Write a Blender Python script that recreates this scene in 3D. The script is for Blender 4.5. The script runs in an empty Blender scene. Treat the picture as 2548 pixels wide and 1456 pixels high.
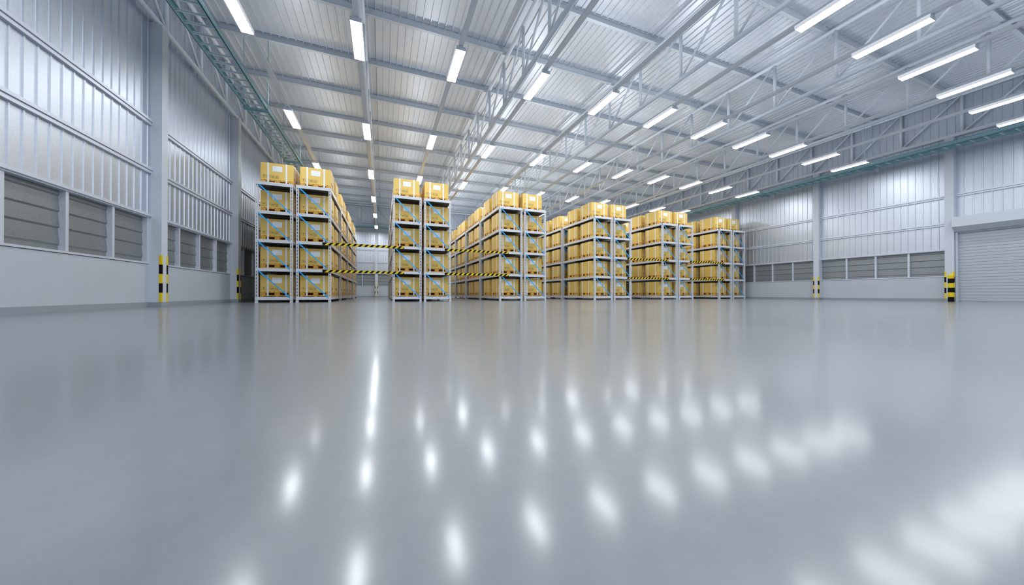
import bpy, math
from math import sin, cos, pi, radians
from mathutils import Vector

S = 1.2            # all plan numbers below are in rack widths; one rack width is 1.2 m
C = bpy.context.scene.collection
scene = bpy.context.scene

# ---------------------------------------------------------------- camera, world, exposure
cam_d = bpy.data.cameras.new('camera')
cam_d.sensor_width = 36.0
cam_d.lens = 816.95 / 2548.0 * 36.0
cam_d.clip_start = 0.02
cam_d.clip_end = 200
cam = bpy.data.objects.new('camera', cam_d)
C.objects.link(cam)
cam.location = (0, 0, 0.2764 * S)
cam.rotation_euler = (pi / 2 + 0.0040, 0, -0.3746)
scene.camera = cam

world = bpy.data.worlds.new('world')
scene.world = world
world.use_nodes = True
world.node_tree.nodes['Background'].inputs[0].default_value = (0.55, 0.65, 0.8, 1)
world.node_tree.nodes['Background'].inputs[1].default_value = 0.3

scene.view_settings.view_transform = 'Standard'
scene.view_settings.look = 'None'
scene.view_settings.gamma = 1.0
scene.view_settings.use_curve_mapping = False
scene.view_settings.exposure = 0.0
scene.cycles.use_denoising = True
scene.cycles.max_bounces = 10
scene.cycles.diffuse_bounces = 6
scene.cycles.glossy_bounces = 5
scene.cycles.sample_clamp_indirect = 6.0
scene.cycles.blur_glossy = 0.5

LAMP_STRENGTH = 49.0
ROOF_FILL_STRENGTH = 135.0
LAMP_COLOUR = (0.93, 0.965, 1.0)

# ---------------------------------------------------------------- materials
def mat(name, col, rough=0.5, metal=0.0, noise=0.0, nscale=6.0, rnoise=0.0, spec=0.5, detail=4.0, stretch=None, bump=0.0, coat=0.0):
    m = bpy.data.materials.new(name)
    m.use_nodes = True
    nt = m.node_tree
    b = nt.nodes['Principled BSDF']
    b.inputs['Base Color'].default_value = (*col, 1)
    b.inputs['Roughness'].default_value = rough
    b.inputs['Metallic'].default_value = metal
    b.inputs['Specular IOR Level'].default_value = spec
    if noise or rnoise or bump:
        tc = nt.nodes.new('ShaderNodeTexCoord')
        n = nt.nodes.new('ShaderNodeTexNoise')
        n.inputs['Scale'].default_value = nscale
        n.inputs['Detail'].default_value = detail
        if stretch:
            mp = nt.nodes.new('ShaderNodeMapping')
            mp.inputs['Scale'].default_value = stretch
            nt.links.new(tc.outputs['Object'], mp.inputs[0])
            nt.links.new(mp.outputs[0], n.inputs['Vector'])
        else:
            nt.links.new(tc.outputs['Object'], n.inputs['Vector'])
        if noise:
            r = nt.nodes.new('ShaderNodeValToRGB')
            lo = tuple(c * (1 - noise) for c in col)
            hi = tuple(min(1, c * (1 + noise)) for c in col)
            r.color_ramp.elements[0].position = 0.3
            r.color_ramp.elements[1].position = 0.7
            r.color_ramp.elements[0].color = (*lo, 1)
            r.color_ramp.elements[1].color = (*hi, 1)
            nt.links.new(n.outputs['Fac'], r.inputs[0])
            nt.links.new(r.outputs[0], b.inputs['Base Color'])
        if rnoise:
            mr = nt.nodes.new('ShaderNodeMapRange')
            mr.inputs[1].default_value = 0.3
            mr.inputs[2].default_value = 0.7
            mr.inputs[3].default_value = max(0.02, rough - rnoise)
            mr.inputs[4].default_value = rough + rnoise
            nt.links.new(n.outputs['Fac'], mr.inputs[0])
            nt.links.new(mr.outputs[0], b.inputs['Roughness'])
        if bump:
            bp = nt.nodes.new('ShaderNodeBump')
            bp.inputs['Strength'].default_value = bump
            bp.inputs['Distance'].default_value = 0.01
            nt.links.new(n.outputs['Fac'], bp.inputs['Height'])
            nt.links.new(bp.outputs[0], b.inputs['Normal'])
    return m

M_CLAD = mat('galvanised_cladding', (0.62, 0.665, 0.74), 0.42, 0.85, noise=0.05, nscale=26, rnoise=0.05)
M_DECK = mat('roof_deck_metal', (0.64, 0.675, 0.73), 0.45, 0.45, noise=0.05, nscale=18, rnoise=0.04)
M_LOUV = mat('louvre_metal', (0.26, 0.28, 0.29), 0.5, 0.6, noise=0.08, nscale=24)
M_PAINT = mat('pale_grey_paint', (0.60, 0.64, 0.70), 0.45, 0.0, noise=0.02, nscale=3)
M_STEEL = mat('painted_steel', (0.68, 0.73, 0.79), 0.42, 0.1)
M_PURLIN = mat('purlin_steel', (0.53, 0.575, 0.625), 0.42, 0.15)
M_GIRT = mat('girt_steel', (0.66, 0.70, 0.78), 0.42, 0.3)
M_DADO = mat('painted_dado', (0.50, 0.535, 0.58), 0.5, 0.0, noise=0.02, nscale=1.5)
M_BASE = mat('grey_skirting', (0.30, 0.335, 0.37), 0.5)
M_RAIL = mat('light_rail_paint', (0.78, 0.80, 0.83), 0.4, 0.0)
M_HOUS = mat('fitting_housing', (0.72, 0.75, 0.80), 0.4)
M_DOOR = mat('shutter_paint', (0.47, 0.505, 0.55), 0.5, 0.1, noise=0.02, nscale=20)
M_TRAY = mat('teal_galvanised', (0.30, 0.52, 0.56), 0.4, 0.2, noise=0.12, nscale=40)
M_RUNG = mat('zinc_rung', (0.70, 0.83, 0.86), 0.4, 0.1)
M_YEL = mat('safety_yellow', (0.80, 0.58, 0.0), 0.45)
M_BLK = mat('safety_black', (0.004, 0.004, 0.005), 0.65, spec=0.15)
M_RACK = mat('rack_grey_enamel', (0.68, 0.70, 0.73), 0.4, 0.0)
M_DECKP = mat('shelf_panel_steel', (0.20, 0.185, 0.16), 0.5, 0.0)
M_BLUE = mat('brace_blue', (0.004, 0.42, 1.0), 0.45)
M_CART = mat('yellow_carton', (0.84, 0.575, 0.14), 0.6, noise=0.04, nscale=2.5)
M_STRAP = mat('white_strap', (0.86, 0.885, 0.94), 0.4)
M_LABEL = mat('blank_paper', (0.87, 0.895, 0.94), 0.6)
M_INK = mat('dark_print', (0.16, 0.13, 0.07), 0.7)
M_TAPE = mat('orange_tape', (0.92, 0.52, 0.02), 0.45)

def osb():
    m = bpy.data.materials.new('yellow_chipboard')
    m.use_nodes = True
    nt = m.node_tree
    b = nt.nodes['Principled BSDF']
    b.inputs['Roughness'].default_value = 0.65
    tc = nt.nodes.new('ShaderNodeTexCoord')
    v = nt.nodes.new('ShaderNodeTexNoise')
    v.inputs['Scale'].default_value = 60
    v.inputs['Detail'].default_value = 3
    nt.links.new(tc.outputs['Object'], v.inputs['Vector'])
    r = nt.nodes.new('ShaderNodeValToRGB')
    r.color_ramp.elements[0].position = 0.33
    r.color_ramp.elements[0].color = (0.46, 0.20, 0.02, 1)
    r.color_ramp.elements[1].position = 0.56
    r.color_ramp.elements[1].color = (0.84, 0.48, 0.08, 1)
    nt.links.new(v.outputs['Fac'], r.inputs[0])
    nt.links.new(r.outputs[0], b.inputs['Base Color'])
    return m
M_OSB = osb()

def emit(name, col, st):
    m = bpy.data.materials.new(name)
    m.use_nodes = True
    nt = m.node_tree
    b = nt.nodes['Principled BSDF']
    b.inputs['Base Color'].default_value = (0.8, 0.8, 0.8, 1)
    b.inputs['Emission Color'].default_value = (*col, 1)
    b.inputs['Emission Strength'].default_value = st
    m.cycles.emission_sampling = 'FRONT'
    return m
M_LAMP = emit('lit_diffuser', LAMP_COLOUR, LAMP_STRENGTH)
M_SIDE = emit('housing_side_glow', (0.86, 0.91, 1.0), 0.42)  # light caught by the housing sides, put in as faint emission
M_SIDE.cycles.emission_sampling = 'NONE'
M_FILL = emit('roof_fill_glow', LAMP_COLOUR, ROOF_FILL_STRENGTH)  # added fill glow that brightens the roof deck

def floor_mat():
    m = bpy.data.materials.new('polished_concrete')
    m.use_nodes = True
    nt = m.node_tree
    b = nt.nodes['Principled BSDF']
    tc = nt.nodes.new('ShaderNodeTexCoord')
    n1 = nt.nodes.new('ShaderNodeTexNoise')
    n1.inputs['Scale'].default_value = 0.7
    n1.inputs['Detail'].default_value = 6
    n1.inputs['Roughness'].default_value = 0.6
    n2 = nt.nodes.new('ShaderNodeTexNoise')
    n2.inputs['Scale'].default_value = 22
    n2.inputs['Detail'].default_value = 3
    n2.inputs['Roughness'].default_value = 0.7
    mix = nt.nodes.new('ShaderNodeMix')
    mix.data_type = 'FLOAT'
    mix.inputs[0].default_value = 0.35
    r = nt.nodes.new('ShaderNodeValToRGB')
    r.color_ramp.elements[0].position = 0.32
    r.color_ramp.elements[0].color = (0.185, 0.207, 0.228, 1)
    r.color_ramp.elements[1].position = 0.68
    r.color_ramp.elements[1].color = (0.228, 0.252, 0.276, 1)
    mr = nt.nodes.new('ShaderNodeMapRange')
    mr.inputs[1].default_value = 0.3
    mr.inputs[2].default_value = 0.7
    mr.inputs[3].default_value = 0.29
    mr.inputs[4].default_value = 0.34
    L = nt.links.new
    L(tc.outputs['Object'], n1.inputs['Vector'])
    L(tc.outputs['Object'], n2.inputs['Vector'])
    L(n1.outputs['Fac'], mix.inputs[2])
    L(n2.outputs['Fac'], mix.inputs[3])
    L(mix.outputs[0], r.inputs[0])
    L(r.outputs[0], b.inputs['Base Color'])
    L(n1.outputs['Fac'], mr.inputs[0])
    L(mr.outputs[0], b.inputs['Roughness'])
    b.inputs['IOR'].default_value = 1.45
    b.inputs['Coat Weight'].default_value = 0.6
    b.inputs['Coat Roughness'].default_value = 0.14
    b.inputs['Coat IOR'].default_value = 1.5
    return m
M_FLOOR = floor_mat()

# ---------------------------------------------------------------- mesh helpers (plan units in, metres out)
class MB:
    def __init__(s):
        s.v = []; s.f = []; s.m = []; s.sm = []
    def quad(s, pts, m=0, sm=False):
        b = len(s.v); s.v += [tuple(p) for p in pts]
        s.f.append(tuple(range(b, b + len(pts)))); s.m.append(m); s.sm.append(sm)
    def box(s, x0, x1, y0, y1, z0, z1, m=0):
        b = len(s.v)
        s.v += [(x0, y0, z0), (x1, y0, z0), (x1, y1, z0), (x0, y1, z0), (x0, y0, z1), (x1, y0, z1), (x1, y1, z1), (x0, y1, z1)]
        for q in ((0, 3, 2, 1), (4, 5, 6, 7), (0, 1, 5, 4), (1, 2, 6, 5), (2, 3, 7, 6), (3, 0, 4, 7)):
            s.f.append(tuple(b + i for i in q)); s.m.append(m); s.sm.append(False)
    def bar(s, p, q, w, t, up=(0, 0, 1), m=0):
        """rectangular bar from p to q, w across (in the plane of 'up'), t thick"""
        p = Vector(p); q = Vector(q); d = (q - p).normalized()
        a = d.cross(Vector(up)).normalized(); c = a.cross(d).normalized()
        b = len(s.v)
        for e in (p, q):
            for sx, sy in ((-1, -1), (1, -1), (1, 1), (-1, 1)):
                s.v.append(tuple(e + a * (sx * t / 2) + c * (sy * w / 2)))
        for k in ((3, 2, 1, 0), (4, 5, 6, 7), (0, 1, 5, 4), (1, 2, 6, 5), (2, 3, 7, 6), (3, 0, 4, 7)):
            s.f.append(tuple(b + i for i in k)); s.m.append(m); s.sm.append(False)
    def tube(s, p, q, r, n=10, m=0):
        p = Vector(p); q = Vector(q); d = (q - p).normalized()
        u = d.cross(Vector((0, 0, 1)) if abs(d.z) < 0.9 else Vector((1, 0, 0))).normalized(); w = d.cross(u)
        b = len(s.v)
        for e in (p, q):
            for i in range(n):
                a = 2 * pi * i / n
                s.v.append(tuple(e + u * (r * cos(a)) + w * (r * sin(a))))
        for i in range(n):
            j = (i + 1) % n
            s.f.append((b + i, b + j, b + n + j, b + n + i)); s.m.append(m); s.sm.append(True)
        s.f.append(tuple(b + i for i in reversed(range(n)))); s.m.append(m); s.sm.append(False)
        s.f.append(tuple(b + n + i for i in range(n))); s.m.append(m); s.sm.append(False)
    def prism(s, poly, axis, a0, a1, m=0, mcap=None):
        """closed outline poly [(u,v)] pushed along an axis: 'y' -> (u,a,v), 'x' -> (a,u,v), 'z' -> (u,v,a)"""
        f = {'y': lambda u, v, a: (u, a, v), 'x': lambda u, v, a: (a, u, v), 'z': lambda u, v, a: (u, v, a)}[axis]
        b = len(s.v); n = len(poly)
        for a in (a0, a1):
            s.v += [f(u, v, a) for u, v in poly]
        for i in range(n):
            j = (i + 1) % n
            s.f.append((b + i, b + j, b + n + j, b + n + i)); s.m.append(m); s.sm.append(False)
        s.f.append(tuple(b + i for i in reversed(range(n)))); s.m.append(m); s.sm.append(False)
        s.f.append(tuple(b + n + i for i in range(n))); s.m.append(m); s.sm.append(False)
    def mesh(s, name, mats):
        me = bpy.data.meshes.new(name)
        me.from_pydata([(x * S, y * S, z * S) for x, y, z in s.v], [], s.f)
        for mm in mats:
            me.materials.append(mm)
        me.polygons.foreach_set('material_index', s.m)
        me.polygons.foreach_set('use_smooth', s.sm)
        # outward normals
        import bmesh
        bm = bmesh.new(); bm.from_mesh(me)
        bmesh.ops.recalc_face_normals(bm, faces=bm.faces[:])
        bm.to_mesh(me); bm.free()
        me.update()
        return me
    def obj(s, name, mats, parent=None, loc=(0, 0, 0)):
        if not isinstance(mats, (list, tuple)):
            mats = [mats]
        return link(name, s.mesh(name, mats), parent, loc)

def link(name, data, parent=None, loc=(0, 0, 0)):
    o = bpy.data.objects.new(name, data)
    C.objects.link(o)
    o.location = tuple(c * S for c in loc)
    if parent:
        o.parent = parent
    return o

def tag(o, label, cat, group=None):
    o['label'] = label; o['category'] = cat
    if group:
        o['group'] = group
    return o

def thing(name, label, cat, loc=(0, 0, 0), group=None):
    return tag(link(name, None, None, loc), label, cat, group)

def struct(o):
    o['kind'] = 'structure'
    return o

def dup_tree(o, parent=None):
    c = o.copy(); C.objects.link(c)
    if parent:
        c.parent = parent
    for ch in o.children:
        dup_tree(ch, c)
    return c

ORD = ['zeroth', 'first', 'second', 'third', 'fourth', 'fifth', 'sixth', 'seventh', 'eighth', 'ninth', 'tenth', 'eleventh', 'twelfth', 'thirteenth']

# ---------------------------------------------------------------- the hall
XL, XR = -4.6127, 19.6339          # inner faces of the side walls
YB, YF = 29.40, -6.65              # back wall, wall behind the camera
ZT = 7.76                          # underside of the roof deck
COLY = [-2.75, 1.25, 5.25, 9.25, 13.25, 17.25, 21.25, 25.25]   # near faces of the side columns
TX = [-4.50 + 4.005 * i for i in range(7)]                     # truss lines
Z_SILL, Z_HEAD = 0.941, 1.957

mb = MB(); mb.box(XL - 0.3, XR + 0.3, YF - 0.3, YB + 0.3, -0.25, 0.0)
struct(mb.obj('floor', M_FLOOR))

def ribbed(t0, t1, pitch, d, w=0.036):
    """profile points (t, depth) of a ribbed sheet"""
    pts = [(t0, 0)]
    t = t0 + pitch / 2
    while t < t1 - w:
        pts += [(t - w / 2, 0), (t - w / 2 + 0.008, d), (t + w / 2 - 0.008, d), (t + w / 2, 0)]
        t += pitch
    pts.append((t1, 0))
    return pts

# roof deck: ribs run from the back wall towards the camera
mb = MB()
prof = ribbed(XL - 0.1, XR + 0.1, 0.201, 0.030, 0.044)
poly = [(x, ZT - d) for x, d in prof] + [(XR + 0.1, ZT + 0.12), (XL - 0.1, ZT + 0.12)]
for (x0, d0), (x1, d1) in zip(prof[:-1], prof[1:]):
    mb.quad([(x0, YF - 0.1, ZT - d0), (x1, YF - 0.1, ZT - d1), (x1, YB + 0.1, ZT - d1), (x0, YB + 0.1, ZT - d0)])
mb.box(XL - 0.1, XR + 0.1, YF - 0.1, YB + 0.1, ZT + 0.03, ZT + 0.15)
struct(mb.obj('ceiling', M_DECK))

def side_wall(name, xw, inn, openings=None):
    """inn = +1 when the room lies on the +x side"""
    root = struct(link(name, None))
    mb = MB()
    prof = ribbed(YF - 0.03, YB, 0.1975, 0.016)
    for (y0, d0), (y1, d1) in zip(prof[:-1], prof[1:]):
        mb.quad([(xw + inn * d0, y0, Z_HEAD - 0.03), (xw + inn * d1, y1, Z_HEAD - 0.03), (xw + inn * d1, y1, ZT + 0.05), (xw + inn * d0, y0, ZT + 0.05)])
    a, b = sorted((xw - inn * 0.22, xw - inn * 0.03))
    mb.box(a, b, YF - 0.2, YB + 0.2, Z_HEAD - 0.03, ZT + 0.1)
    mb.obj('cladding', M_CLAD, root)
    mb = MB()
    a, b = sorted((xw - inn * 0.22, xw))
    if openings is None:
        mb.box(a, b, YF - 0.2, YB + 0.2, 0, 0.900)
    else:
        mb.box(a, b, YF - 0.2, openings[0], 0, 0.900); mb.box(a, b, openings[1], YB + 0.2, 0, 0.900)
    mb.obj('dado_panel', M_DADO, root)
    return root

def girt_profile(mb, axis, c, inn, t0, t1, ztop):
    for (z0, z1, d) in ((ztop - 0.052, ztop, 0.075), (ztop - 0.115, ztop - 0.060, 0.055)):
        a, b = sorted((c - inn * 0.02, c + inn * d))
        if axis == 'y':
            mb.box(a, b, t0, t1, z0, z1)
        else:
            mb.box(t0, t1, a, b, z0, z1)

DOOR_Y = (1.46, 5.235)
wall_l = side_wall('wall_left', XL, 1)
wall_r = side_wall('wall_right', XR, -1, (DOOR_Y[0], DOOR_Y[1]))
BAYS = [(YF, COLY[0])] + [(COLY[i] + 0.2, COLY[i + 1]) for i in range(len(COLY) - 1)] + [(COLY[-1] + 0.2, YB)]
for root, xw, inn in ((wall_l, XL, 1), (wall_r, XR, -1)):
    for (y0, y1) in BAYS:
        door = inn < 0 and abs(y1 - 5.25) < 0.01
        for zt in (2.933, 3.955):
            if door and zt < 3.1:
                continue
            mb = MB(); girt_profile(mb, 'y', xw, inn, y0, y1, zt)
            mb.obj('girt', M_GIRT, root)
        if door:
            continue
        mb = MB()
        a, b = sorted((xw - inn * 0.13, xw + inn * 0.06))
        mb.box(a, b, y0, y1, 1.905, Z_HEAD)
        a, b = sorted((xw - inn * 0.13, xw + inn * 0.03))
        mb.box(a, b, y0, y1, 1.880, 1.905)
        mb.obj('head_rail', M_GIRT, root)
        mb = MB()
        a, b = sorted((xw - inn * 0.16, xw + inn * 0.018))
        mb.box(a, b, y0, y1, 0.908, Z_SILL)
        mb.obj('sill', M_GIRT, root)

# back wall and the wall behind the camera
def end_wall(name, yw, inn, windows=True):
    root = struct(link(name, None))
    mb = MB()
    z0 = Z_HEAD - 0.03 if windows else 0.0
    prof = ribbed(XL, XR, 0.1975, 0.016)
    for (x0, d0), (x1, d1) in zip(prof[:-1], prof[1:]):
        mb.quad([(x0, yw + inn * d0, z0), (x1, yw + inn * d1, z0), (x1, yw + inn * d1, ZT + 0.05), (x0, yw + inn * d0, ZT + 0.05)])
    a, b = sorted((yw - inn * 0.22, yw - inn * 0.03))
    mb.box(XL - 0.2, XR + 0.2, a, b, z0, ZT + 0.1)
    mb.obj('cladding', M_CLAD, root)
    if windows:
        mb = MB(); a, b = sorted((yw - inn * 0.22, yw)); mb.box(XL - 0.2, XR + 0.2, a, b, 0, 0.900)
        mb.obj('dado_panel', M_DADO, root)
        for zt in (2.933, 3.955, 5.49):
            mb = MB(); girt_profile(mb, 'x', yw, inn, XL, XR, zt); mb.obj('girt', M_GIRT, root)
        mb = MB(); mb.box(XL, XR, yw - 0.06, yw + 0.13, 1.905, Z_HEAD); mb.obj('head_rail', M_GIRT, root)
        mb = MB(); mb.box(XL, XR, yw - 0.018, yw + 0.16, 0.908, Z_SILL); mb.obj('sill', M_GIRT, root)
    return root
end_wall('wall_back', YB, -1)
end_wall('wall_front', YF, 1, False)

# skirting
for nm, bx in (('baseboard_left', (XL - 0.01, XL + 0.012, YF, YB, 0, 0.10)), ('baseboard_right', (XR - 0.012, XR + 0.01, DOOR_Y[1] + 0.015, YB, 0, 0.10)),
               ('baseboard_back', (XL, XR, YB - 0.012, YB + 0.01, 0, 0.10))):
    mb = MB(); mb.box(*bx)
    struct(mb.obj(nm, M_BASE))

# louvred window openings
wn = [0]
def louvre_mesh(w):
    """panel w wide along +y, facing +x, recessed behind x = 0"""
    mb = MB()
    pts = []
    z = 1.93
    for zl in (1.800, 1.550, 1.300, 1.035):
        pts += [(-0.072, z), (-0.054, zl + 0.014), (-0.072, zl - 0.014)]
        z = zl - 0.014
    pts += [(-0.068, 0.92)]
    prof = []
    for p in pts:
        if not prof or p != prof[-1]:
            prof.append(p)
    for (x0, z0), (x1, z1) in zip(prof[:-1], prof[1:]):
        mb.quad([(x0, 0, z0), (x1, 0, z1), (x1, w, z1), (x0, w, z0)])
    mb.box(-0.17, -0.085, 0, w, 0.91, 1.95)
    return mb.mesh('louvre_panel', [M_LOUV])
def mullion_mesh():
    mb = MB()
    mb.box(-0.11, 0.012, -0.055, 0.0, Z_SILL, 1.906)
    mb.box(-0.11, -0.095, -0.075, 0.0, Z_SILL, 1.906)
    return mb.mesh('mullion', [M_GIRT])
LOUV = louvre_mesh(0.9475); MULL = mullion_mesh()
def window(loc, rz):
    wn[0] += 1
    r = struct(link('window_%d' % wn[0], None, None, loc))
    r.rotation_euler = (0, 0, rz)
    link('louvre_panel', LOUV, r); link('mullion', MULL, r, (0, 0.9475 if abs(rz) < 0.1 else 0.0, 0))
    return r
for (y0, y1) in BAYS[1:]:
    for k in range(4):
        window((XL, 5.458 - 5.25 + (y0 - 0.2) + 0.9475 * k, 0), 0)
for (y0, y1) in BAYS[1:]:
    if abs(y1 - 5.25) < 0.01:
        continue
    for k in range(4):
        o = window((XR, (y0 - 0.2) + 0.212 + 0.9475 * (k + 1) - 0.004, 0), pi)
for i in range(6):
    for k in range(4):
        window((TX[i] + 0.105 + 0.949 * k, YB, 0), -pi / 2)

# columns
def column(loc, top=6.03, w=0.215, d=0.215):
    r = struct(link('column', None, None, loc))
    mb = MB(); mb.box(0, w, 0, d, 0, top); mb.obj('shaft', M_PAINT, r)
    mb = MB(); mb.box(-0.004, w + 0.004, -0.004, d + 0.004, 0, 0.098); mb.obj('base_band', M_BASE, r)
    return r
COLL = [column((XL, y, 0)) for y in COLY]
COLR = [column((XR - 0.215, y, 0)) for y in COLY]
COLB = [column((x - 0.107, YB - 0.215, 0)) for x in TX[1:-1]]

# roller shutter door in the right wall
door = struct(link('door_1', None))
mb = MB()
z = 0.0; x0 = XR - 0.04
while z < 2.55:
    mb.prism([(x0 + 0.06, z), (x0 + 0.012, z), (x0 + 0.012, z + 0.016), (x0, z + 0.026), (x0, z + 0.098), (x0 + 0.012, z + 0.107), (x0 + 0.06, z + 0.107)], 'y', DOOR_Y[0] + 0.03, DOOR_Y[1] - 0.03)
    z += 0.107
mb.obj('shutter_curtain', M_DOOR, door)
for y in (DOOR_Y[0], DOOR_Y[1] - 0.045):
    mb = MB(); mb.box(XR - 0.14, XR + 0.03, y, y + 0.05, 0, 2.56); mb.obj('guide_rail', M_PAINT, door)
mb = MB(); mb.box(XR - 0.10, XR + 0.03, DOOR_Y[0] + 0.05, DOOR_Y[1] - 0.045, 2.49, 2.56); mb.obj('lintel', M_PAINT, door)
mb = MB()
mb.prism([(XR - 0.01, 2.54), (19.42, 2.535), (19.20, 2.695), (19.20, 3.052), (XR - 0.01, 3.052)], 'y', DOOR_Y[0] - 0.1, 5.243)
mb.obj('shutter_housing', M_PAINT, door)

# ---------------------------------------------------------------- roof steel
def truss(x, label, y0, y1, axis='y'):
    t = thing('roof_truss', label, 'roof truss', (x, y0, 0) if axis == 'y' else (y0, x, 0), 'tubular roof trusses')
    P = (lambda a, z: (0, a - y0, z)) if axis == 'y' else (lambda a, z: (a - y0, 0, z))
    zb, zt = 6.10, 7.515
    mb = MB(); mb.tube(P(y0, zb), P(y1, zb), 0.058, 12); mb.obj('bottom_chord', M_STEEL, t)
    mb = MB(); mb.tube(P(y0, zt), P(y1, zt), 0.055, 12); mb.obj('top_chord', M_STEEL, t)
    step = 1.5 if axis == 'y' else 1.245
    base = 3.592 if axis == 'y' else -0.497
    k0 = math.ceil((y0 + 0.1 - base) / step); ys = []
    while base + k0 * step < y1 - 0.1:
        ys.append(base + k0 * step); k0 += 1
    mb = MB(); mb.tube((0, 0, zb + 0.03), (0, 0, zt), 0.043, 10); vm = mb.mesh('vertical_strut', [M_STEEL])
    mb = MB(); q = P(y0 + step, zb + 0.02); mb.tube((0, 0, zt), (q[0], q[1], q[2]), 0.031, 10); dm = mb.mesh('diagonal_strut', [M_STEEL])
    for i, a in enumerate(ys):
        link('vertical_strut', vm, t, P(a, 0))
        if a + step < y1:
            d = (0, 0.045, 0) if axis == 'y' else (0.045, 0, 0)
            p = P(a, 0)
            link('diagonal_strut', dm, t, (p[0], p[1], p[2]))
    return t
TN = ['roof truss seated on the columns of the louvred wall opposite the roller door',
      'roof truss seen edge-on above the open aisle, light battens hung just below it',
      'roof truss third in from the wall opposite the roller door',
      'middle one of the seven roof trusses running away from the camera',
      'roof truss third in from the roller door wall',
      'roof truss next in from the one on the roller door wall',
      'roof truss seated on the columns of the roller door wall']
for x, l in zip(TX, TN):
    truss(x, l, YF + 0.02, YB - 0.1)
truss(YB - 0.14, 'roof truss running across the hall along the back wall', XL + 0.05, XR - 0.05, 'x')

mb = MB()
mb.box(XL, XR, -0.045, 0.045, 0, 0.014); mb.box(XL, XR, -0.012, 0.012, 0.014, 0.160); mb.box(XL, XR, -0.045, 0.045, 0.160, 0.172)
PUR = mb.mesh('roof_purlin', [M_PURLIN])
ny = 0
for i, y in enumerate([29.22, 27.35, 25.35, 23.35, 21.35, 19.35, 17.35, 15.35, 13.35, 11.35, 9.35, 7.35, 5.35, 3.35, 1.35, -0.65, -2.65, -4.65]):
    o = link('roof_purlin', PUR, None, (0, y, 7.575))
    n = i + 1
    l = ('steel purlin crossing the roof, at the back wall' if i == 0 else
         'steel purlin crossing the roof, %s in from the back wall' % (ORD[n] if n < 14 else ['fourteenth', 'fifteenth', 'sixteenth', 'seventeenth', 'eighteenth'][n - 14]))
    tag(o, l, 'roof beam', 'purlins under the roof deck')

# ---------------------------------------------------------------- light rails and battens
RX = [-0.48 + 2.0 * k for k in range(-1, 10)]
mb = MB()
mb.box(-0.046, 0.046, YF, YB, 5.482, 5.548)
RAIL = mb.mesh('light_rail', [M_RAIL])
mb = MB()
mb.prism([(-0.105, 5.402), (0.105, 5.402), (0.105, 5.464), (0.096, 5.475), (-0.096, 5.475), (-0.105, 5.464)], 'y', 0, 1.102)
mb.m = [0, 1, 0, 0, 0, 1, 0, 0]     # both long housing sides glow faintly, standing in for light falling on them
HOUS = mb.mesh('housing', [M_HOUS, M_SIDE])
mb = MB(); mb.box(-0.098, 0.098, 0.008, 1.094, 5.3945, 5.403)
mb.m = [0, 1, 1, 1, 1, 1]           # only the face that looks down is lit
DIFF = mb.mesh('diffuser', [M_LAMP, M_HOUS])
mb = MB(); mb.box(-0.042, 0.042, 0.02, 1.08, 5.546, 5.556)
mb.m = [1, 0, 1, 1, 1, 1]           # added strip over the rail to brighten the roof, only its top is lit
FILL = mb.mesh('added_roof_fill', [M_FILL, M_HOUS])
mb = MB(); mb.box(-0.042, 0.042, 0.32, 0.78, 5.546, 5.554)
mb.m = [1, 0, 1, 1, 1, 1]
FILL_SHORT = mb.mesh('added_roof_fill', [M_FILL, M_HOUS])  # shorter, weaker version of the added roof fill
mb = MB(); mb.tube((0, -0.02, 5.455), (0, 0.0, 5.455), 0.014, 8); mb.box(-0.03, 0.03, -0.012, 0.0, 5.44, 5.475)
CLIP = mb.mesh('end_clip', [M_HOUS])
for i, x in enumerate(RX):
    rn = ORD[len(RX) - i]
    where = 'nearest the roller door wall' if i == len(RX) - 1 else ('by the cable tray on the louvred wall' if i == 0 else '%s in from the roller door wall' % rn)
    rail = tag(link('light_rail', RAIL, None, (x, 0, 0)), 'long grey ceiling rail carrying light battens, %s' % where, 'light rail', 'light rails under the roof')
    for j in range(9):
        y = 26.74 - 3.99 * j
        if y < YF + 0.3:
            continue
        if i % 2 == 0:          # added roof-fill strips, unseen from below, on the rails between the trusses
            link('added_roof_fill', FILL if i in (4, 6) else FILL_SHORT, rail, (0, y, 0))
        dn = 'at the back wall' if j == 0 else '%s from the back wall' % ORD[j + 1]
        w2 = 'rail nearest roller door wall' if i == len(RX) - 1 else ('rail by cable tray opposite roller door' if i == 0 else '%s rail in from roller door' % rn)
        t = thing('light_batten', 'lit white batten %s, on %s' % (dn, w2), 'ceiling light', (x, y, 0), 'light battens on the ceiling rails')
        link('housing', HOUS, t); link('diffuser', DIFF, t); link('end_clip', CLIP, t)

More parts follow.
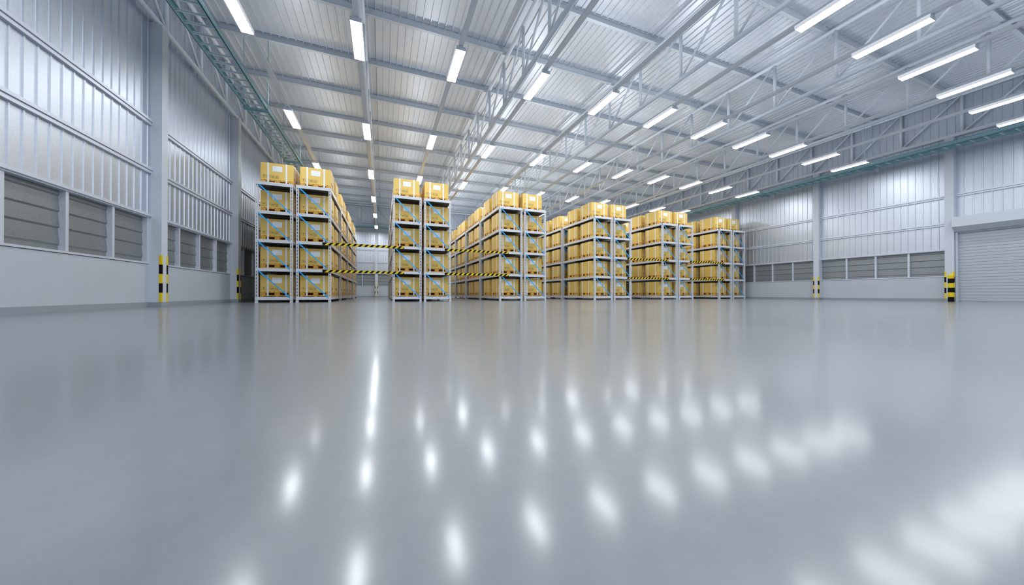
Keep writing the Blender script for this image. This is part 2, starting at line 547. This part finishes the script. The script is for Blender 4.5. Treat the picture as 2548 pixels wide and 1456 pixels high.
# ---------------------------------------------------------------- cable trays
def tray(label, x0, x1, ya, yb, axis, brackets):
    t = thing('cable_tray', label, 'cable tray', (0, 0, 0), 'teal cable trays under the roof')
    B = (lambda mb, a0, a1, b0, b1, z0, z1: mb.box(a0, a1, b0, b1, z0, z1)) if axis == 'y' else (lambda mb, a0, a1, b0, b1, z0, z1: mb.box(b0, b1, a0, a1, z0, z1))
    for (a, s) in ((x0, 1), (x1, -1)):
        mb = MB()
        p, q = sorted((a, a + s * 0.012)); B(mb, p, q, ya, yb, 5.55, 5.69)
        p, q = sorted((a, a + s * 0.045)); B(mb, p, q, ya, yb, 5.55, 5.558); B(mb, p, q, ya, yb, 5.682, 5.69)
        mb.obj('side_rail', M_TRAY, t)
    mb = MB(); B(mb, x0, x1, -0.018, 0.018, 5.56, 5.575); B(mb, x0, x1, -0.018, -0.012, 5.56, 5.595); B(mb, x0, x1, 0.012, 0.018, 5.56, 5.595)
    rm = mb.mesh('rung', [M_RUNG])
    n = int((yb - ya) / 0.293)
    b0 = 8.545 - 0.293 * 100
    y = b0
    cnt = 0
    while y < yb - 0.05:
        if y > ya + 0.05 and cnt < 100:
            link('rung', rm, t, (0, y, 0) if axis == 'y' else (y, 0, 0)); cnt += 1
        y += 0.293
    for y in brackets:
        if not (ya < y < yb):
            continue
        mb = MB(); B(mb, x0 - 0.03, x1 + 0.03, y - 0.04, y + 0.04, 5.53, 5.55); B(mb, x0 - 0.03, x1 + 0.03, y - 0.046, y - 0.036, 5.495, 5.55); B(mb, x0 - 0.03, x1 + 0.03, y + 0.036, y + 0.046, 5.495, 5.55); mb.obj('bracket', M_TRAY, t)
        for a in (x0 - 0.015, x1 + 0.015):
            mb = MB()
            p = (a, y) if axis == 'y' else (y, a)
            mb.tube((p[0], p[1], 5.51), (p[0], p[1], 7.58), 0.009, 8); mb.obj('hanger_rod', M_TRAY, t)
    return t
tray('teal ladder cable tray hung beside the louvred wall opposite the roller door', -3.64, -3.10, YF + 0.1, 28.2, 'y', [-4.65, -0.65, 3.35, 7.35, 11.35, 15.35, 19.35, 23.35, 27.35])
tr = tray('teal ladder cable tray hung along the roller door wall', 18.72, 19.30, YF + 0.1, 28.2, 'y', [-4.65, -0.65, 3.35, 7.35, 11.35, 15.35, 19.35, 23.35, 27.35])
mb = MB(); mb.box(19.30, XR + 0.01, -0.02, 0.02, 5.515, 5.55); mb.box(XR - 0.05, XR + 0.01, -0.035, 0.035, 5.46, 5.73)
wb = mb.mesh('wall_bracket', [M_STEEL])
for y in (3.29, 7.29, 11.28, 15.28, 19.28, 23.28):
    link('wall_bracket', wb, tr, (0, y, 0))
tray('teal ladder cable tray hung across the back wall', 28.25, 28.75, -3.10, 18.70, 'x', [])

# ---------------------------------------------------------------- column guards and bollard
def guard_mesh(sx, sy):
    """L strip hugging a corner at the origin; legs run towards +sx and +sy, strip sits outside"""
    mb = MB()
    t = 0.007; w = 0.036
    for k in range(5):
        z0, z1 = 0.1 + 0.2 * k, 0.3 + 0.2 * k
        a, b = sorted((-sx * t, sx * w)); c, d = sorted((-sy * t, 0)); mb.box(a, b, c, d, z0, z1, k % 2)
        a, b = sorted((-sx * t, 0)); c, d = sorted((0, sy * w)); mb.box(a, b, c, d, z0, z1, k % 2)
    return mb.mesh('corner_guard', [M_YEL, M_BLK])
GM = {(sx, sy): guard_mesh(sx, sy) for sx in (-1, 1) for sy in (-1, 1)}
def guard(x, y, sx, sy, label):
    tag(link('corner_guard', GM[(sx, sy)], None, (x, y, 0)), label, 'corner guard', 'black and yellow column corner guards')
cn = {9.25: 'louvred-wall column standing clear of the racks', 13.25: 'louvred-wall column closest to the racks'}
for y in (9.25, 13.25):
    guard(XL + 0.215, y, -1, 1, 'striped corner guard on camera-side edge of the %s' % cn[y])
    guard(XL + 0.215, y + 0.215, -1, -1, 'striped corner guard on rack-side edge of the %s' % cn[y])
cn = {5.25: 'column beside the roller door', 9.25: 'column one bay back from the roller door', 13.25: 'column behind the rack nearest the roller door wall'}
for y in (5.25, 9.25, 13.25):
    if y < 13:
        guard(XR - 0.215, y, 1, 1, 'striped corner guard on camera-side edge of the %s' % cn[y])
        guard(XR - 0.215, y + 0.215, 1, -1, 'striped corner guard on rack-side edge of the %s' % cn[y])
x = TX[1]
guard(x - 0.107, YB - 0.215, 1, 1, 'striped guard on back-wall column at aisle end, edge towards the louvred wall')
guard(x + 0.107, YB - 0.215, -1, 1, 'striped guard on back-wall column at aisle end, edge towards the roller door')

mb = MB()
r = 0.070; n = 28
prof = [(r, 0.0), (r, 0.165), (r, 0.327), (r, 0.490), (r, 0.652), (r, 0.812), (r, 0.902)]
for k in range(1, 8):
    a = k * pi / 16
    prof.append((r * cos(a) ** 0.8 if k < 8 else 0, 0.902 + 0.068 * sin(a)))
prof.append((0.0, 0.972))
for i, ((r0, z0), (r1, z1)) in enumerate(zip(prof[:-1], prof[1:])):
    col = 1 if (i < 5 and i % 2 == 0) else 0
    for j in range(n):
        a0, a1 = 2 * pi * j / n, 2 * pi * (j + 1) / n
        q = [(r0 * cos(a0), r0 * sin(a0), z0), (r0 * cos(a1), r0 * sin(a1), z0), (r1 * cos(a1), r1 * sin(a1), z1), (r1 * cos(a0), r1 * sin(a0), z1)]
        if r1 == 0:
            q = q[:3]
        mb.quad(q, col, True)
tag(mb.obj('bollard', [M_YEL, M_BLK], None, (18.535, 5.08, 0)), 'round-topped black and yellow striped bollard beside the roller door', 'bollard')

# ---------------------------------------------------------------- pallet racks
Y0 = 12.4225; LEN = 2.837; PITCH = 2.925
XRK = [-3.708, -2.620, 0.321, 1.409, 4.350, 5.438, 8.888, 9.976, 12.917, 14.005, 16.946, 18.034]
LV = [0.178 + 0.9065 * k for k in range(5)]
BH = 0.096

def slots():
    out = [(0.050, 0.068)]
    for k in range(4):
        top = LV[k + 1] - BH
        out.append((top - 0.050, top - 0.004))
        for j in range(7):
            b = top - 0.160 - 0.1075 * j
            out.append((b, b + 0.078))
    return sorted(out)
SL = slots()
def slotted_plate(put, w):
    """put(a0, a1, z0, z1) adds one solid piece; plate is w wide with a centred row of slots"""
    c = w / 2; h = 0.011
    put(0, c - h, 0.0, LV[4]); put(c + h, w, 0.0, LV[4])
    z = 0.0
    for a, b in SL:
        put(c - h, c + h, z, a); z = b
    put(c - h, c + h, z, LV[4])
mb = MB()
PW, PD, T = 0.072, 0.095, 0.005
slotted_plate(lambda a, b, z0, z1: mb.box(a, b, 0, T, z0, z1), PW)
slotted_plate(lambda a, b, z0, z1: mb.box(0, T, a + T, b, z0, z1), PD - T)
slotted_plate(lambda a, b, z0, z1: mb.box(PW - T, PW, a + T, b, z0, z1), PD - T)
mb.box(-0.004, PW + 0.004, -0.012, PD + 0.01, 0, 0.008)
UPR = mb.mesh('upright', [M_RACK])

mb = MB()
ang0 = (0.045, 1.0175 + 0.024); ang1 = (0.955, 0.154 - 0.024)
mb.prism([(0.045, 1.066), (0.045, 1.018), (0.955, 0.106), (0.955, 0.154)], 'y', 0, 0.006)
BRC = mb.mesh('diagonal_brace', [M_BLUE])
mb = MB()
mb.box(0.03, 0.97, 0.014, 0.046, -BH, 0)
mb.box(0.03, 0.97, LEN - 0.046, LEN - 0.014, -BH, 0)
END = mb
for xa in (0.008, 0.952):
    mb.box(xa, xa + 0.04, PD, LEN - PD, -BH, 0)
# top-level beams lap over the uprights' heads
BEAM = mb.mesh('beam_frame', [M_RACK])
mb = MB()
mb.box(0.048, 0.952, 0.046, LEN - 0.046, -0.026, -0.012)
for yy in (0.7, 1.4, 2.1):
    mb.box(0.048, 0.952, yy, yy + 0.05, -0.07, -0.026)
DECK = mb.mesh('shelf_deck', [M_DECKP])
mb = MB()
mb.box(0, 1.0, -0.003, 0.03, -BH, 0.003); mb.box(0, 1.0, LEN - 0.03, LEN + 0.003, -BH, 0.003)
for xa in (-0.003, 0.963):
    mb.box(xa, xa + 0.04, 0.03, LEN - 0.03, -BH, 0.003)
CAP = mb.mesh('top_frame', [M_RACK])
mb = MB(); mb.box(0.037, 0.963, 0.03, LEN - 0.03, -0.026, -0.008)
for yy in (0.7, 1.4, 2.1):
    mb.box(0.037, 0.963, yy, yy + 0.05, -0.07, -0.026)
CAPD = mb.mesh('shelf_deck', [M_DECKP])

BAYN = ['end bay facing the open floor', 'second bay back', 'third bay back', 'rear bay by the back wall']
def rowname(r):
    return '%s rack row from roller door' % ORD[12 - r]
def make_bay(loc, label):
    t = thing('pallet_rack', label, 'pallet rack', loc, 'grey pallet rack bays with blue braces')
    for (x, y, rz) in ((0, 0, 0), (1 - PW, 0, 0), (PW, LEN, pi), (1, LEN, pi)):
        u = link('upright', UPR, t, (x, y, 0)); u.rotation_euler = (0, 0, rz)
    for k in range(4):
        link('diagonal_brace', BRC, t, (0, 0.0062, 0.9065 * k))
        link('diagonal_brace', BRC, t, (0, LEN - 0.0122, 0.9065 * k))
    for k in range(4):
        sh = link('shelf_beams', BEAM, t, (0, 0, LV[k])); link('shelf_deck', DECK, sh)
    sh = link('shelf_beams', CAP, t, (0, 0, LV[4])); link('shelf_deck', CAPD, sh)
    return t
proto = None
for r, x in enumerate(XRK):
    for b in range(4):
        lab = 'grey rack bay, %s, %s' % (BAYN[b], rowname(r))
        if proto is None:
            proto = make_bay((x, Y0, 0), lab); continue
        o = dup_tree(proto)
        o.location = (x * S, (Y0 + PITCH * b) * S, 0); o['label'] = lab

# ---------------------------------------------------------------- strapped crates
W = 0.90
def carton_geo(mb, m=0):
    e = 0.006
    mb.box(0, W, 0, W, 0.163, 0.710, m)
def pallet_geo(mb, m=0):
    gx = [0.094 + 0.1365 * k for k in range(6)]
    x = 0.0
    for g in gx + [W]:
        mb.box(x, min(g, W), 0, W, 0.150, 0.163, m); x = g + 0.043
    mb.box(0, W, 0, W, 0.127, 0.150, m)
    seg = ((0, 0.14), (0.384, 0.527), (0.768, W))
    for a, b in seg:
        for c, d in seg:
            mb.box(a, b, c, d, 0.050, 0.127, m)
    mb.box(0, W, 0, W, 0.018, 0.050, m)
    for a, b in ((0, 0.094), (0.406, 0.50), (0.806, W)):
        mb.box(a, b, 0, W, 0.0, 0.018, m)
def strap_geo(mb, a, m=0, axis='y'):
    t = 0.004; w = 0.048
    B = (lambda p, q, u, v, z0, z1: mb.box(p, q, u, v, z0, z1, m)) if axis == 'y' else (lambda p, q, u, v, z0, z1: mb.box(u, v, p, q, z0, z1, m))
    top = 0.710 + (t if axis == 'y' else 2 * t)
    B(a, a + w, -t, 0, 0.022, top); B(a, a + w, W, W + t, 0.022, top)
    B(a, a + w, 0, W, 0.710, top)
def tape_geo(mb, m=0):
    t = 0.0035
    mb.box(-t, W + t, 0.405, 0.495, 0.710, 0.710 + t, m)
    mb.box(-t, 0, 0.405, 0.495, 0.672, 0.710, m); mb.box(W, W + t, 0.405, 0.495, 0.672, 0.710, m)
def label_geo(mb, m=0):
    mb.box(0.318, 0.590, -0.0035, 0, 0.442, 0.620, m)
def symbols_geo(mb, m=0, side=False):
    t = 0.0018
    def put(u0, u1, z0, z1):
        if side:
            mb.box(W, W + t, u0, u1, z0, z1, m)
        else:
            mb.box(u0, u1, -t, 0, z0, z1, m)
    def poly(pts):
        if side:
            mb.prism([(u, z) for u, z in pts], 'x', W, W + t, m)
        else:
            mb.prism([(u, z) for u, z in pts], 'y', -t, 0, m)
    z0, z1 = 0.213, 0.316
    for k, u0 in enumerate((0.047, 0.163, 0.279, 0.395)):
        u1 = u0 + 0.098; l = 0.004
        put(u0, u1, z0, z0 + l); put(u0, u1, z1 - l, z1); put(u0, u0 + l, z0, z1); put(u1 - l, u1, z0, z1)
        c = (u0 + u1) / 2
        if k == 0:      # goblet
            poly([(c - 0.020, z1 - 0.022), (c + 0.020, z1 - 0.022), (c + 0.018, z1 - 0.040), (c + 0.004, z1 - 0.056), (c - 0.004, z1 - 0.056), (c - 0.018, z1 - 0.040)])
            put(c - 0.003, c + 0.003, z0 + 0.022, z1 - 0.054); put(c - 0.014, c + 0.014, z0 + 0.018, z0 + 0.023)
        elif k == 1:    # umbrella
            pts = [(c + 0.03 * cos(pi * i / 8), z1 - 0.052 + 0.028 * sin(pi * i / 8)) for i in range(9)]
            poly(pts); put(c - 0.002, c + 0.002, z0 + 0.018, z1 - 0.05)
        elif k == 2:    # hands round a box
            poly([(c - 0.014, z0 + 0.045), (c + 0.014, z0 + 0.045), (c + 0.014, z0 + 0.066), (c, z0 + 0.078), (c - 0.014, z0 + 0.066)])
            for s in (-1, 1):
                poly([(c + s * 0.034, z0 + 0.060), (c + s * 0.022, z0 + 0.060), (c + s * 0.018, z0 + 0.030), (c + s * 0.008, z0 + 0.020), (c + s * 0.020, z0 + 0.020), (c + s * 0.034, z0 + 0.040)])
        else:           # two arrows over a bar
            put(c - 0.03, c + 0.03, z0 + 0.020, z0 + 0.027)
            for s in (-1, 1):
                put(c + s * 0.016 - 0.005, c + s * 0.016 + 0.005, z0 + 0.030, z0 + 0.062)
                poly([(c + s * 0.016 - 0.013, z0 + 0.060), (c + s * 0.016 + 0.013, z0 + 0.060), (c + s * 0.016, z0 + 0.080)])

def bevelled(me, w):
    import bmesh
    bm = bmesh.new(); bm.from_mesh(me)
    bmesh.ops.bevel(bm, geom=bm.edges[:], offset=w, segments=2, profile=0.5, affect='EDGES')
    bm.to_mesh(me); bm.free()
    return me
mb = MB(); carton_geo(mb); ME_CART = bevelled(mb.mesh('carton', [M_CART]), 0.005)
mb = MB(); pallet_geo(mb); ME_PAL = mb.mesh('pallet', [M_OSB])
ME_ST = []
for a in (0.179, 0.679):
    mb = MB(); strap_geo(mb, a); ME_ST.append(mb.mesh('strap', [M_STRAP]))
for a in (0.185, 0.687):
    mb = MB(); strap_geo(mb, a, 0, 'x'); ME_ST.append(mb.mesh('strap', [M_STRAP]))
mb = MB(); tape_geo(mb); ME_TAPE = mb.mesh('tape', [M_TAPE])
mb = MB(); label_geo(mb); ME_LAB = mb.mesh('paper_label', [M_LABEL])
mb = MB(); symbols_geo(mb); symbols_geo(mb, 0, True); ME_SYM = mb.mesh('handling_symbols', [M_INK])
mb = MB()
carton_geo(mb, 0); pallet_geo(mb, 1)
strap_geo(mb, 0.179, 2); strap_geo(mb, 0.679, 2); strap_geo(mb, 0.185, 2, 'x'); strap_geo(mb, 0.687, 2, 'x')
tape_geo(mb, 3); label_geo(mb, 4); symbols_geo(mb, 5); symbols_geo(mb, 5, True)
ME_FAR = mb.mesh('strapped_crate', [M_CART, M_OSB, M_STRAP, M_TAPE, M_LABEL, M_INK])

SHELF = ['bottom shelf', 'second shelf', 'third shelf', 'fourth shelf', 'top shelf']
def crate_label(r, k, d):
    dep = ['front crate', 'second crate back', 'third crate back', 'fourth crate back', 'fifth crate back', 'sixth crate back', 'seventh crate back', 'rearmost crate'][d]
    return 'strapped yellow %s on the %s, %s rack row from roller door' % (dep, SHELF[k], ORD[12 - r])
# which depths of each shelf hold crates that can be seen (bit d of row r, shelf k)
CRATE_SEEN = [
    [7, 3, 3, 3, 3],
    [255, 255, 255, 255, 255],
    [255, 255, 255, 255, 255],
    [31, 3, 7, 7, 7],
    [255, 255, 255, 255, 255],
    [7, 1, 1, 1, 1],
    [127, 127, 63, 31, 63],
    [47, 3, 1, 1, 1],
    [159, 15, 79, 7, 7],
    [15, 15, 7, 5, 5],
    [15, 15, 7, 7, 7],
    [7, 5, 5, 1, 5],
]
def crate_seen(r, k, d):
    return bool(CRATE_SEEN[r][k] >> d & 1)
crate0 = None
for d in range(8):
    for r in range(12):
        for k in range(5):
            if not crate_seen(r, k, d):
                continue
            b, h = divmod(d, 2)
            loc = (XRK[r] + 0.05, Y0 + PITCH * b + 0.309 + 1.19 * h, LV[k] + 0.0035)
            lab = crate_label(r, k, d)
            if d < 2:
                if crate0 is None:
                    crate0 = thing('strapped_crate', lab, 'crate', loc, 'strapped yellow crates on the pallet racks')
                    link('carton', ME_CART, crate0); link('pallet', ME_PAL, crate0)
                    for m in ME_ST:
                        link('strap', m, crate0)
                    link('tape', ME_TAPE, crate0); link('paper_label', ME_LAB, crate0); link('handling_symbols', ME_SYM, crate0)
                    continue
                o = dup_tree(crate0)
                o.location = tuple(c * S for c in loc); o['label'] = lab
            else:
                o = link('strapped_crate', ME_FAR, None, loc)
                tag(o, lab, 'crate', 'strapped yellow crates on the pallet racks')

# ---------------------------------------------------------------- hazard barriers across the aisles
def barrier(x0, x1, z0, z1, label):
    L = x1 - x0; h = z1 - z0; y1 = -0.0135; y0 = -0.0185
    mb = MB()
    mb.box(0, L, y0, y1, 0, h, 1)
    p = 0.182; a = 0.06
    while a < L - 0.01:
        pts = [(a, 0), (a + 0.091, 0), (a + 0.091 + h, h), (a + h, h)]
        # clip to the strip's end
        q = []
        for (u, v) in pts:
            q.append((u, v))
        if q[2][0] > L:
            c = L
            out = []
            for (u0, v0), (u1, v1) in zip(q, q[1:] + q[:1]):
                if u0 <= c:
                    out.append((u0, v0))
                if (u0 <= c) != (u1 <= c):
                    f = (c - u0) / (u1 - u0); out.append((c, v0 + f * (v1 - v0)))
            q = out
        if len(q) >= 3:
            mb.prism(q, 'y', y0 - 0.0015, y0 + 0.001, 0)
        a += p
    tag(mb.obj('hazard_barrier', [M_YEL, M_BLK], None, (x0, Y0, z0)), label, 'barrier', 'black and yellow barriers across the rack aisles')
AIS = [(1, 2, ''), (3, 4, ''), (7, 8, ''), (9, 10, '')]
AN = {1: 'aisle that opens a view to the back wall', 3: 'aisle between eighth and ninth rack rows from roller door', 7: 'aisle between fourth and fifth rack rows from roller door', 9: 'aisle between second and third rack rows from roller door'}
for (r0, r1, _) in AIS:
    for (z0, z1, w) in ((0.987, 1.076, 'lower'), (1.894, 1.983, 'upper')):
        barrier(XRK[r0] + 0.755, XRK[r1] + 0.385 if r1 != 4 else XRK[r1] + 0.385, z0, z1, '%s striped barrier across the %s' % (w, AN[r0]))
